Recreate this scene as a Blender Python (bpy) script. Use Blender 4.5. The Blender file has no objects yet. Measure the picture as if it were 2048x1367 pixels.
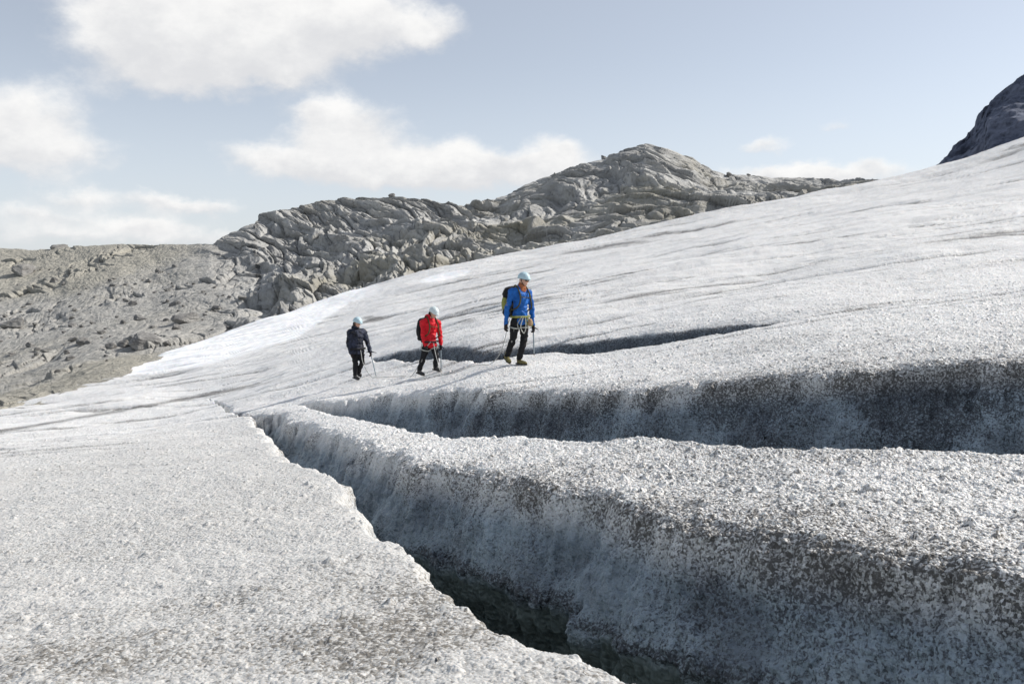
import bpy, bmesh, math, random
import numpy as np
from mathutils import Vector, Matrix

# ------------------------------------------------------------------ camera, sky, sun, exposure
C = bpy.context.scene.collection
SC = bpy.context.scene
F, HZ = 1750.0, 540.0                       # focal length and horizon row, in pixels of a 2048 x 1367 frame
cam_d = bpy.data.cameras.new('camera'); cam = bpy.data.objects.new('camera', cam_d); C.objects.link(cam)
cam_d.sensor_width = 36.0; cam_d.lens = 36.0 * F / 2048.0
cam_d.shift_y = -(683.5 - HZ) / 2048.0
cam_d.clip_start = 0.05; cam_d.clip_end = 6000
cam.rotation_euler = (math.pi / 2, 0, 0)
SC.camera = cam

SUN_AZ, SUN_EL = math.radians(74), math.radians(37)      # azimuth clockwise from straight ahead
sd = Vector((math.sin(SUN_AZ) * math.cos(SUN_EL), math.cos(SUN_AZ) * math.cos(SUN_EL), math.sin(SUN_EL)))
sun_d = bpy.data.lights.new('sun', 'SUN'); sun = bpy.data.objects.new('sun', sun_d); C.objects.link(sun)
sun_d.energy = 4.0; sun_d.angle = math.radians(0.5); sun_d.color = (1.0, 0.955, 0.89)
sun.rotation_euler = sd.to_track_quat('Z', 'Y').to_euler(); sun.location = sd * 50

SC.view_settings.view_transform = 'Standard'; SC.view_settings.look = 'None'
SC.view_settings.exposure = 0.33; SC.view_settings.gamma = 1.0
SC.cycles.max_bounces = 6; SC.cycles.diffuse_bounces = 3; SC.cycles.glossy_bounces = 2


class NT:
    """small helper to write node trees as expressions"""
    def __init__(s, tree): s.t = tree; tree.nodes.clear()
    def n(s, typ, **kw):
        nd = s.t.nodes.new(typ)
        for k, v in kw.items(): setattr(nd, k, v)
        return nd
    def put(s, sock, v):
        if isinstance(v, (int, float)): sock.default_value = v
        elif isinstance(v, (tuple, list)):
            sock.default_value = tuple(v) + ((1,) if len(sock.default_value) == 4 and len(v) == 3 else ())
        else: s.t.links.new(v, sock)
    def m(s, op, a, b=None, c=None, clamp=False):
        nd = s.n('ShaderNodeMath', operation=op, use_clamp=clamp)
        for i, v in enumerate((a, b, c)):
            if v is not None: s.put(nd.inputs[i], v)
        return nd.outputs[0]
    def add(s, *a):
        r = a[0]
        for b in a[1:]: r = s.m('ADD', r, b)
        return r
    def ss(s, v, lo, hi, a=0.0, b=1.0):
        nd = s.n('ShaderNodeMapRange', interpolation_type='SMOOTHSTEP')
        for i, x in enumerate((v, lo, hi, a, b)): s.put(nd.inputs[i], x)
        return nd.outputs[0]
    def mix(s, f, a, b, blend='MIX'):
        nd = s.n('ShaderNodeMix', data_type='RGBA', blend_type=blend)
        s.put(nd.inputs[0], f); s.put(nd.inputs[6], a); s.put(nd.inputs[7], b)
        return nd.outputs[2]
    def noise(s, vec, scale, detail=4, rough=0.55, out=0, dist=0.0):
        nd = s.n('ShaderNodeTexNoise')
        if vec is not None: s.put(nd.inputs['Vector'], vec)
        nd.inputs['Scale'].default_value = scale; nd.inputs['Detail'].default_value = detail
        nd.inputs['Roughness'].default_value = rough; nd.inputs['Distortion'].default_value = dist
        return nd.outputs[out]
    def voro(s, vec, scale, feature='F1', out='Distance', rnd=1.0):
        nd = s.n('ShaderNodeTexVoronoi', feature=feature)
        s.put(nd.inputs['Vector'], vec); nd.inputs['Scale'].default_value = scale
        nd.inputs['Randomness'].default_value = rnd
        return nd.outputs[out]
    def attr(s, name):
        nd = s.n('ShaderNodeAttribute', attribute_name=name); return nd.outputs['Fac']
    def mapv(s, vec, scale=(1, 1, 1), rot=(0, 0, 0), loc=(0, 0, 0)):
        nd = s.n('ShaderNodeMapping'); s.put(nd.inputs[0], vec)
        nd.inputs[1].default_value = loc; nd.inputs[2].default_value = rot; nd.inputs[3].default_value = scale
        return nd.outputs[0]
    def bump(s, h, strength=0.5, dist=0.02, normal=None):
        nd = s.n('ShaderNodeBump'); nd.inputs['Strength'].default_value = strength; nd.inputs['Distance'].default_value = dist
        s.put(nd.inputs['Height'], h)
        if normal is not None: s.put(nd.inputs['Normal'], normal)
        return nd.outputs[0]


# world: physical sky plus cumulus clouds by direction
W = bpy.data.worlds.new('World'); SC.world = W; W.use_nodes = True
w = NT(W.node_tree)
sky = w.n('ShaderNodeTexSky', sky_type='NISHITA', sun_disc=False, sun_elevation=SUN_EL, sun_rotation=SUN_AZ)
sky.altitude = 1200; sky.air_density = 1.0; sky.dust_density = 2.0; sky.ozone_density = 1.0
hs = w.n('ShaderNodeHueSaturation'); hs.inputs['Saturation'].default_value = 0.6; hs.inputs['Value'].default_value = 1.0
w.put(hs.inputs['Color'], sky.outputs[0])
tc = w.n('ShaderNodeTexCoord'); dirv = tc.outputs['Generated']
sep = w.n('ShaderNodeSeparateXYZ'); w.put(sep.inputs[0], dirv)
az = w.m('ARCTAN2', sep.outputs[0], sep.outputs[1]); el = w.m('ARCSINE', sep.outputs[2])
wv = w.noise(w.mapv(dirv, (1, 1, 1.6)), 5.5, 7, 0.56)
wv2 = w.noise(w.mapv(dirv, (1, 1, 1.6), loc=(3.1, 1.7, 5.2)), 16, 6, 0.6)
azw = w.add(az, w.m('MULTIPLY', w.m('SUBTRACT', wv, 0.5), 0.06)); elw = w.add(el, w.m('MULTIPLY', w.m('SUBTRACT', wv2, 0.5), 0.045))
# each cloud puff: centre and half-size in photo pixels, weight
PUFFS = [(280, 50, 160, 85, 1.15), (360, 130, 150, 50, .8), (450, 65, 190, 82, 1.25), (600, 45, 180, 90, 1.2), (745, 45, 95, 60, 1.0), (540, 140, 100, 30, .5), (470, 230, 160, 24, -.5), (610, 190, 130, 26, -.5), (860, 165, 110, 45, -.5), (420, -60, 320, 90, 1.0),
         (300, 455, 420, 40, .14), (330, 185, 300, 34, .35), (875, 55, 55, 42, .95), (770, 165, 30, 22, .3), (45, 235, 105, 62, 1.2), (95, 290, 150, 34, .8), (20, 325, 130, 22, .5),
         (690, 262, 115, 66, 1.3), (640, 215, 60, 36, .8), (630, 330, 120, 40, 1.0), (895, 322, 85, 52, 1.3), (790, 345, 190, 36, 1.1), (1095, 308, 78, 42, 1.15), (1010, 345, 150, 34, .95),
         (515, 310, 55, 26, .6), (150, 392, 74, 22, 1.05), (330, 403, 70, 22, 1.05), (430, 413, 55, 18, .9), (285, 446, 60, 15, 1.1), (90, 432, 120, 20, .8), (110, 470, 260, 20, .7), (420, 470, 160, 22, .55),
         (90, 350, 80, 16, .45),
         (1515, 287, 48, 17, .95), (1662, 254, 44, 17, .7), (1660, 348, 190, 26, 1.25), (1560, 352, 90, 24, .8)]
dens = None; lowpart = None
for (pu, pv, ru, rv, wt) in PUFFS:
    a0 = math.atan2(pu - 1024, F); e0 = math.atan2(HZ - pv, math.hypot(F, pu - 1024)); ra, re = ru / F * 1.0, rv / F * 1.0
    da = w.m('MULTIPLY', w.m('SUBTRACT', azw, a0), 1 / ra); de = w.m('MULTIPLY', w.m('SUBTRACT', elw, e0), 1 / re)
    r2 = w.m('MULTIPLY_ADD', da, da, w.m('MULTIPLY', de, de))
    g = w.m('MULTIPLY', w.m('EXPONENT', w.m('MULTIPLY', r2, -1.1)), wt)
    lo = w.m('MULTIPLY', g, de)
    dens = g if dens is None else w.m('ADD', dens, g); lowpart = lo if lowpart is None else w.m('ADD', lowpart, lo)
fray = w.noise(w.mapv(dirv, (1, 1, 1.5)), 24, 7, 0.62)
d2 = w.add(dens, w.m('MULTIPLY', w.m('SUBTRACT', fray, 0.5), 1.15), w.m('MULTIPLY', w.m('SUBTRACT', wv, 0.5), 0.3))
cover = w.ss(d2, 0.24, 1.2, 0, 0.97)
cover = w.m('MULTIPLY', cover, w.ss(el, -0.02, 0.02))
relief = w.add(w.m('MULTIPLY', w.m('DIVIDE', lowpart, w.m('MAXIMUM', dens, 0.2)), 0.5), w.m('MULTIPLY', w.m('SUBTRACT', fray, 0.5), 0.9), w.m('MULTIPLY', w.m('SUBTRACT', wv2, 0.5), 0.8))
ccol = w.mix(w.ss(relief, -0.5, 0.45), (5.7, 5.75, 5.9), (7.5, 7.45, 7.35))
skycol = w.mix(w.ss(el, 0.0, 0.25, 0.6, 0.22), hs.outputs[0], (5.9, 6.3, 6.9))
bg = w.n('ShaderNodeBackground'); w.put(bg.inputs['Color'], w.mix(cover, skycol, ccol)); bg.inputs['Strength'].default_value = 0.105
w.put(w.n('ShaderNodeOutputWorld').inputs[0], bg.outputs[0])


# ------------------------------------------------------------------ small maths
def P(u, v, y):                              # the point at depth y that the photo shows at (u, v)
    return ((u - 1024) / F * y, y, (HZ - v) / F * y)

def _h(ix, iy, iz, seed):
    h = (ix.astype(np.uint32) * np.uint32(374761393) + iy.astype(np.uint32) * np.uint32(668265263)
         + iz.astype(np.uint32) * np.uint32(2147483647 - 61) + np.uint32((seed * 1442695041) & 0xffffffff))
    h = (h ^ (h >> np.uint32(13))) * np.uint32(1274126177)
    h = (h ^ (h >> np.uint32(15))) * np.uint32(2246822519)
    return h ^ (h >> np.uint32(16))
_G = np.array([(1,1,0),(-1,1,0),(1,-1,0),(-1,-1,0),(1,0,1),(-1,0,1),(1,0,-1),(-1,0,-1),(0,1,1),(0,-1,1),(0,1,-1),(0,-1,-1),(1,1,0),(-1,1,0),(0,-1,1),(0,-1,-1)], dtype=np.float32)
def perlin(x, y, z=0.0, seed=0):             # gradient noise, about -1 .. 1
    x = np.asarray(x, np.float32); y = np.asarray(y, np.float32); z = np.asarray(z, np.float32)
    x, y, z = np.broadcast_arrays(x, y, z); shp = x.shape
    x = x.ravel(); y = y.ravel(); z = z.ravel()
    out = np.empty(x.size, np.float32); N = 400000
    for i in range(0, x.size, N):
        a, b, c = x[i:i+N], y[i:i+N], z[i:i+N]
        fx, fy, fz = np.floor(a), np.floor(b), np.floor(c)
        ix, iy, iz = fx.astype(np.int64), fy.astype(np.int64), fz.astype(np.int64)
        a, b, c = a - fx, b - fy, c - fz
        su, sv, sw = (t * t * t * (t * (t * 6 - 15) + 10) for t in (a, b, c))
        r = 0
        for dx in (0, 1):
            wx = su if dx else 1 - su
            for dy in (0, 1):
                wy = sv if dy else 1 - sv
                for dz in (0, 1):
                    g = _G[(_h(ix + dx, iy + dy, iz + dz, seed) & np.uint32(15)).astype(np.int64)]
                    r = r + wx * wy * (sw if dz else 1 - sw) * (g[:, 0] * (a - dx) + g[:, 1] * (b - dy) + g[:, 2] * (c - dz))
        out[i:i+N] = r
    return out.reshape(shp)
def fbm(x, y, z=0.0, o=4, seed=0, g=0.5):
    r = 0; am = 1.0; f = 1.0
    for k in range(o):
        r = r + am * perlin(np.asarray(x) * f, np.asarray(y) * f, np.asarray(z) * f, seed + k * 17); am *= g; f *= 2.03
    return r
def ridged(x, y, z=0.0, o=4, seed=0, g=0.5):
    r = 0; am = 1.0; f = 1.0
    for k in range(o):
        n = 1 - np.abs(perlin(np.asarray(x) * f, np.asarray(y) * f, np.asarray(z) * f, seed + k * 13)) * 1.6
        r = r + am * n * np.abs(n); am *= g; f *= 2.07
    return r
def sstep(v, a, b):
    t = np.clip((v - a) / (b - a), 0, 1); return t * t * (3 - 2 * t)
def sdist(px, py, poly):                     # signed distance to an open polyline, positive on its left
    best = np.full(px.shape, 1e9, np.float32); sg = np.zeros(px.shape, np.float32)
    for (x0, y0), (x1, y1) in zip(poly[:-1], poly[1:]):
        ex, ey = x1 - x0, y1 - y0; L2 = ex * ex + ey * ey
        t = np.clip(((px - x0) * ex + (py - y0) * ey) / L2, 0, 1)
        dx, dy = px - (x0 + t * ex), py - (y0 + t * ey); d = dx * dx + dy * dy
        k = d < best
        best = np.where(k, d, best); sg = np.where(k, np.sign(ex * dy - ey * dx), sg)
    return np.sqrt(best) * sg

def mesh_obj(name, verts, faces, mat=None, parent=None, smooth=True, attrs=None):
    me = bpy.data.meshes.new(name)
    verts = np.asarray(verts, np.float32); faces = np.asarray(faces, np.int32)
    k = faces.shape[1]
    me.vertices.add(len(verts)); me.vertices.foreach_set('co', verts.ravel())
    me.loops.add(faces.size); me.loops.foreach_set('vertex_index', faces.ravel())
    me.polygons.add(len(faces)); me.polygons.foreach_set('loop_start', np.arange(0, faces.size, k, dtype=np.int32))
    me.polygons.foreach_set('use_smooth', np.full(len(faces), smooth))
    me.update(calc_edges=True)
    for an, av in (attrs or {}).items():
        at = me.attributes.new(an, 'FLOAT', 'POINT'); at.data.foreach_set('value', np.asarray(av, np.float32).ravel())
    if mat: me.materials.append(mat)
    o = bpy.data.objects.new(name, me); C.objects.link(o)
    if parent: o.parent = parent
    return o
def grid_faces(nr, nc):
    i = np.arange(nr * nc, dtype=np.int32).reshape(nr, nc)
    return np.stack([i[:-1, :-1], i[:-1, 1:], i[1:, 1:], i[1:, :-1]], -1).reshape(-1, 4)
def tag(o, label=None, cat=None, group=None, kind=None):
    if label: o['label'] = label
    if cat: o['category'] = cat
    if group: o['group'] = group
    if kind: o['kind'] = kind
    return o

def material(name):
    mt = bpy.data.materials.new(name); mt.use_nodes = True
    n = NT(mt.node_tree); b = n.n('ShaderNodeBsdfPrincipled'); o = n.n('ShaderNodeOutputMaterial')
    n.put(o.inputs[0], b.outputs[0]); return mt, n, b, o
def cloth(name, col, rough=0.8, var=0.25, scale=14, spec=0.2):
    mt, n, b, o = material(name); ob = n.n('ShaderNodeTexCoord').outputs['Object']
    f = n.ss(n.noise(ob, scale, 4, 0.6), 0.3, 0.7)
    n.put(b.inputs['Base Color'], n.mix(f, tuple(c * (1 - var) for c in col), tuple(min(1, c * (1 + var)) for c in col)))
    b.inputs['Roughness'].default_value = rough; b.inputs['Specular IOR Level'].default_value = spec
    n.put(b.inputs['Normal'], n.bump(n.noise(n.mapv(ob, (1, 1, .55)), 13, 3, 0.5), 0.55, 0.03))
    return mt

# ------------------------------------------------------------------ materials of the setting
def ice_material():
    mt, n, b, o = material('glacier_ice')
    pos = n.n('ShaderNodeNewGeometry').outputs['Position']
    ob = n.n('ShaderNodeTexCoord').outputs['Object']
    dirt, wall, snow = n.attr('dirt'), n.attr('wall'), n.attr('snow'); grit = n.attr('grit')
    warp = n.n('ShaderNodeVectorMath', operation='MULTIPLY_ADD')
    n.put(warp.inputs[0], n.noise(ob, 22, 2, 0.5, out=1)); warp.inputs[1].default_value = (.03, .03, .03); n.put(warp.inputs[2], ob)
    wob = warp.outputs[0]
    v1 = n.voro(wob, 26); v2 = n.voro(wob, 58); cellc = n.voro(wob, 58, out='Color')
    big = n.noise(ob, 7, 3, 0.6)
    # grime between the crystals: dark grains whose share follows the dirt attribute
    g1 = n.noise(ob, 70, 3, 0.75); g2 = n.noise(ob, 19, 4, 0.7)
    g3 = n.noise(ob, 34, 3, 0.7)
    sepc = n.n('ShaderNodeSeparateColor'); n.put(sepc.inputs[0], cellc)
    grain = n.add(n.m('MULTIPLY', g1, 0.55), n.m('MULTIPLY', g3, .22), n.m('MULTIPLY', g2, 0.26), n.m('MULTIPLY', sepc.outputs[0], 0.24))
    thr = n.m('SUBTRACT', 1.06, n.m('MULTIPLY', dirt, 0.78))
    dk = n.ss(n.m('SUBTRACT', grain, thr), -0.13, 0.13)
    clean = n.mix(sepc.outputs[1], (.63, .618, .595), (.77, .76, .74))
    clean = n.mix(n.m('MULTIPLY', n.attr('tone'), .7), clean, (.44, .432, .412))
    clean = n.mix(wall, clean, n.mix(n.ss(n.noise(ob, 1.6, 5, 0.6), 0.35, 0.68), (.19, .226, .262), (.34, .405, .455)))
    clean = n.mix(snow, clean, (.91, .91, .905))
    dcol = n.mix(n.noise(ob, 2.5, 3), (.02, .02, .022), (.095, .082, .064))
    dcol = n.mix(n.m('MULTIPLY', n.attr('tone'), .6), dcol, (.21, .19, .16))
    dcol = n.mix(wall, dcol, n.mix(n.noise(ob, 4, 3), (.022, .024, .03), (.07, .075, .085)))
    clean = n.mix(n.attr('clear'), clean, n.mix(n.noise(ob, 3, 3), (.12, .15, .15), (.19, .225, .22)))  # smooth ice under the ledge, with the pit's shade put into its colour
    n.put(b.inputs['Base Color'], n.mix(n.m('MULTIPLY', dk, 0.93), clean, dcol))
    n.put(b.inputs['Roughness'], n.mix(wall, (.55,) * 3, (.45,) * 3))
    b.inputs['Specular IOR Level'].default_value = 0.3
    n.put(b.inputs['Subsurface Weight'], n.m('MULTIPLY', n.m('SUBTRACT', 1.0, dk), 0.55)); b.inputs['Subsurface Radius'].default_value = (.018, .022, .026); b.inputs['Subsurface Scale'].default_value = 1.0
    cr = n.add(n.m('MULTIPLY', n.m('SUBTRACT', 0.5, v1), 0.014), n.m('MULTIPLY', n.m('SUBTRACT', 0.5, v2), 0.009), n.m('MULTIPLY', n.m('SUBTRACT', big, 0.5), 0.055))
    v0 = n.voro(wob, 10.5); v0c = n.n('ShaderNodeSeparateColor'); n.put(v0c.inputs[0], n.voro(wob, 10.5, out='Color'))
    cr = n.add(cr, n.m('MULTIPLY', n.m('MULTIPLY', n.m('MAXIMUM', n.m('SUBTRACT', 0.42, v0), 0.0), 0.12), n.m('POWER', v0c.outputs[0], 2.5)))
    cr = n.m('MULTIPLY', cr, n.ss(n.attr('clear'), 0, 1, 1, .2))
    cr = n.m('MULTIPLY', n.m('MULTIPLY', cr, grit), n.ss(snow, 0, 1, 1, 0.15))
    lump = n.m('MULTIPLY', n.m('SUBTRACT', n.noise(ob, 2.2, 4, 0.6), 0.5), n.m('MULTIPLY', wall, 0.3))
    ds = n.n('ShaderNodeDisplacement'); n.put(ds.inputs['Height'], n.add(cr, lump)); ds.inputs['Midlevel'].default_value = 0.0; ds.inputs['Scale'].default_value = 1.0
    n.put(o.inputs['Displacement'], ds.outputs[0]); mt.displacement_method = 'BOTH'
    return mt

def rock_material(name, c0, c1, dark, moss=None, sc=1.0, tilt=0.5):
    mt, n, b, o = material(name); ob = n.n('ShaderNodeTexCoord').outputs['Object']
    if tilt:
        lay = n.mapv(ob, (.35, .35, 1.5))
    else:
        sx = n.n('ShaderNodeSeparateXYZ'); n.put(sx.inputs[0], ob); cx = n.n('ShaderNodeCombineXYZ')
        n.put(cx.inputs[0], n.m('MULTIPLY', sx.outputs[0], .3)); n.put(cx.inputs[1], n.m('MULTIPLY', sx.outputs[1], .3)); n.put(cx.inputs[2], n.m('MULTIPLY', n.attr('fol'), 1.9)); lay = cx.outputs[0]
    a = n.noise(lay, 0.45 * sc, 8, 0.68)
    if not tilt: a = n.m('ADD', n.m('MULTIPLY', a, n.m('SUBTRACT', 1.0, n.attr('stone'))), n.m('MULTIPLY', n.noise(ob, .8, 8, 0.7), n.attr('stone')))
    f = n.noise(ob, 2.1 * sc, 6, 0.7); big = n.noise(ob, 0.05 * sc, 4, 0.6)
    col = n.mix(n.ss(a, 0.34, 0.68), c0, c1)
    col = n.mix(n.ss(f, 0.52, 0.74, 0, .7), col, dark)
    if moss: col = n.mix(n.m('MULTIPLY', n.ss(n.add(n.m('MULTIPLY', big, .7), n.m('MULTIPLY', f, .3), n.m('MULTIPLY', n.attr('moss'), .35)), 0.5, 0.78), 0.75), col, moss)
    n.put(b.inputs['Base Color'], col)
    if not tilt: col = n.mix(n.m('MULTIPLY', n.attr('stone'), .45), col, (.46, .44, .395)); n.put(b.inputs['Base Color'], col)
    b.inputs['Roughness'].default_value = 0.9; b.inputs['Specular IOR Level'].default_value = 0.15
    h = n.add(n.m('MULTIPLY', a, 1.2), n.m('MULTIPLY', f, .5), n.m('MULTIPLY', n.voro(lay, 1.4 * sc, 'DISTANCE_TO_EDGE'), .5))
    n.put(b.inputs['Normal'], n.bump(h, 0.9, 0.55 / sc))
    return mt

M_ICE = ice_material()
M_ROCK = rock_material('grey_banded_rock', (.30, .297, .287), (.51, .505, .485), (.075, .075, .078), moss=(.34, .315, .24), tilt=0)
M_MOUNT = rock_material('blue_hazed_mountain_rock', (.09, .105, .15), (.20, .22, .285), (.04, .045, .065), sc=.12)  # rock tinted blue and dark to carry the distant air and shade
M_BOULD = rock_material('boulder_rock', (.17, .165, .16), (.36, .35, .33), (.07, .07, .07), sc=2.0)

# ------------------------------------------------------------------ the glacier: one sheet with three crevasses
def slab_y(u, v): return 1.2 / ((v - HZ) / F + .1 * (u - 1024) / F - .08)
LIP1N = [P(q[0], q[1], slab_y(q[0], q[1]))[:2] for q in [(462, 826, 20.5), (490, 838, 18.6), (506, 851, 16.6), (540, 882, 13.4), (566, 922, 10.6), (596, 934, 9.7), (630, 940, 9.1), (655, 965, 8.1), (682, 985, 7.5), (712, 1048, 6.2), (745, 1066, 5.85), (782, 1082, 5.55), (820, 1120, 5.05), (862, 1165, 4.6), (930, 1200, 4.2), (985, 1245, 3.85), (1060, 1282, 3.55), (1130, 1303, 3.36), (1200, 1335, 3.15), (1260, 1372, 2.98)]] + [(.75, 2.45), (1.5, 1.75), (3.2, .8), (6, -.6)]
LIP1F = [P(*q)[:2] for q in [(452, 806, 26.5), (470, 818, 24.4), (500, 829, 21.6), (535, 832, 19.6), (575, 836, 17.8), (630, 855, 15.3), (700, 884, 12.4), (750, 903, 11.2), (830, 925, 9.6), (900, 940, 8.9), (1000, 952, 8.2), (1100, 972, 7.5), (1200, 1000, 6.9), (1300, 1032, 6.4), (1400, 1055, 5.9), (1500, 1075, 5.45), (1700, 1095, 5.0), (1900, 1120, 4.6), (2048, 1150, 4.25)]] + [(3.6, 3.5), (6, 2.2), (10, 0.5)]
LIP2N = [P(*q)[:2] for q in [(590, 808, 20.5), (612, 816, 18.9), (680, 828, 16.4), (750, 843, 14.3), (800, 856, 13.0), (860, 869, 11.8), (905, 875, 11.0), (960, 870, 10.6), (1060, 874, 9.8), (1150, 878, 9.1), (1270, 872, 8.6), (1400, 880, 8.0), (1500, 889, 7.55), (1700, 893, 7.0), (1900, 897, 6.65), (2048, 906, 6.35)]] + [(6, 5.2), (10, 3.6)]
LIP2F = [P(*q)[:2] for q in [(585, 800, 21.9), (604, 797, 21.2), (640, 797, 20.6), (700, 795, 19.8), (780, 790, 18.5), (860, 785, 17.2), (1000, 780, 15.3), (1150, 776, 13.8), (1300, 768, 12.7), (1450, 756, 11.9), (1600, 742, 11.2), (1800, 728, 10.4), (2048, 715, 9.6)]] + [(9, 8.1), (14, 6.4)]
LIP3N = [P(*q)[:2] for q in [(735, 719, 27.4), (760, 721, 26.4), (830, 722, 24.4), (900, 721, 22.9), (1000, 717, 20.6), (1100, 709, 19.4), (1200, 701, 18.5), (1300, 691, 17.7), (1430, 669, 17.0), (1540, 652, 16.6), (1580, 641, 16.9), (1640, 622, 17.8)]]
LIP3F = [P(*q)[:2] for q in [(735, 717, 27.6), (760, 708, 27.4), (790, 699, 27.2), (850, 692, 26.2), (900, 690, 25.0), (1000, 688, 22.6), (1100, 684, 21.3), (1200, 675, 20.3), (1300, 660, 19.3), (1400, 646, 18.4), (1500, 640, 17.6), (1570, 642, 16.9), (1640, 640, 16.2)]]

CTRL = [(u, v, slab_y(u, v)) for u, v, y in [
    # slab in front
    (0, 1367, 3.55), (500, 1367, 3.3), (0, 1100, 6.6), (500, 1100, 5.7), (0, 950, 12.3), (300, 950, 10.5), (300, 870, 18.5), (250, 1200, 4.7), (750, 1250, 4.05), (1000, 1367, 3.05),
    (506, 851, 16.6), (540, 882, 13.4), (566, 922, 10.6), (630, 940, 9.1), (682, 985, 7.5), (712, 1048, 6.2), (782, 1082, 5.55), (862, 1165, 4.6), (985, 1245, 3.85), (1130, 1303, 3.36), (1260, 1372, 2.98),
    (1024, 2290, 1.4), (-600, 2240, 1.4), (2600, 2190, 1.4), (-700, 1367, 3.9), (-700, 950, 14.5), (-700, 980, 26)]] + [(u, v, y) for u, v, y in [
    # ridge between the two near crevasses
    (500, 829, 21.4), (575, 834, 17.8), (630, 850, 15.3), (700, 878, 12.4), (750, 898, 11.2), (830, 920, 9.6), (900, 935, 8.9), (1100, 967, 7.5), (1300, 1027, 6.4), (1500, 1068, 5.45), (1700, 1088, 5.0), (2048, 1140, 4.25), (2700, 1190, 3.7),
    (612, 816, 18.9), (680, 828, 16.4), (750, 843, 14.3), (860, 869, 11.8), (905, 875, 11.0), (1060, 874, 9.8), (1270, 872, 8.6), (1500, 889, 7.55), (1700, 893, 7.0), (2048, 906, 6.35), (2700, 930, 5.6),
    # walked bank behind them
    (590, 806, 21.8), (604, 797, 21.2), (700, 795, 19.8), (780, 790, 18.5), (860, 785, 17.2), (1000, 780, 15.3), (1150, 776, 13.8), (1300, 768, 12.7), (1600, 742, 11.2), (2048, 715, 9.6), (2700, 680, 8.3),
    (1045, 731, 17.85), (1014, 729, 17.9), (843, 755, 21.8), (873, 746, 21.9), (714, 763, 23.7), (1300, 722, 15.2), (1600, 690, 13.6), (2048, 650, 12.0), (2048, 600, 14.6), (1800, 600, 17.2),
    (760, 721, 26.4), (900, 721, 22.9), (1000, 717, 20.6), (1200, 701, 18.5), (1430, 669, 17.0), (790, 699, 27.6), (900, 690, 25.0), (1100, 684, 21.3), (1300, 660, 19.3), (1500, 640, 17.6),
    # wide slope rising to the right
    (0, 862, 27), (430, 787, 32), (0, 812, 38), (235, 745, 46), (235, 800, 33), (-700, 845, 36), (420, 690, 52), (560, 640, 56), (600, 700, 38), (700, 600, 58), (850, 550, 60), (850, 640, 36), (1000, 600, 34), (1000, 525, 60),
    (1200, 600, 27), (1200, 485, 61), (1450, 430, 62), (1500, 560, 27), (1700, 383, 63), (1800, 500, 27), (2048, 500, 23), (1800, 430, 38), (2048, 400, 38), (1870, 345, 64), (1960, 319, 64), (2048, 290, 64), (2700, 40, 66), (2700, 300, 36), (2700, 520, 16)]]
_cp = np.array(CTRL, float); _A = np.stack([(_cp[:, 0] - 1024) / F, np.log(_cp[:, 2])], 1)
def _U(r2): return np.where(r2 > 0, r2 * np.log(r2 + 1e-12), 0)
def tps_fit():
    n = len(_A); K = _U(((_A[:, None] - _A[None]) ** 2).sum(-1)) + np.eye(n) * 6e-4
    Pm = np.concatenate([np.ones((n, 1)), _A], 1)
    L = np.block([[K, Pm], [Pm.T, np.zeros((3, 3))]])
    return np.linalg.solve(L, np.concatenate([_cp[:, 1], np.zeros(3)]))
_W = tps_fit()
EDGE_U = [-900, 0, 235, 420, 700, 1000, 1450, 2048, 3000]; EDGE_Y = [37, 37, 47, 55, 61, 63, 65, 67, 69]
def _spline(a, ly):
    r = _W[-3] + _W[-2] * a + _W[-1] * ly
    for k in range(len(_A)):
        r = r + _W[k] * _U((a - _A[k, 0]) ** 2 + (ly - _A[k, 1]) ** 2)
    return r

_na, _nl = np.linspace(-1.2, 1.2, 481), np.linspace(math.log(.8), math.log(82), 461)
_NET = _spline(*np.meshgrid(_na, _nl))
def base_v(a, ly):
    i = np.clip((a - _na[0]) / (_na[1] - _na[0]), 0, 479.999); j = np.clip((ly - _nl[0]) / (_nl[1] - _nl[0]), 0, 459.999)
    i0, j0 = i.astype(int), j.astype(int); fi, fj = i - i0, j - j0
    return (_NET[j0, i0] * (1 - fi) + _NET[j0, i0 + 1] * fi) * (1 - fj) + (_NET[j0 + 1, i0] * (1 - fi) + _NET[j0 + 1, i0 + 1] * fi) * fj

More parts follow.
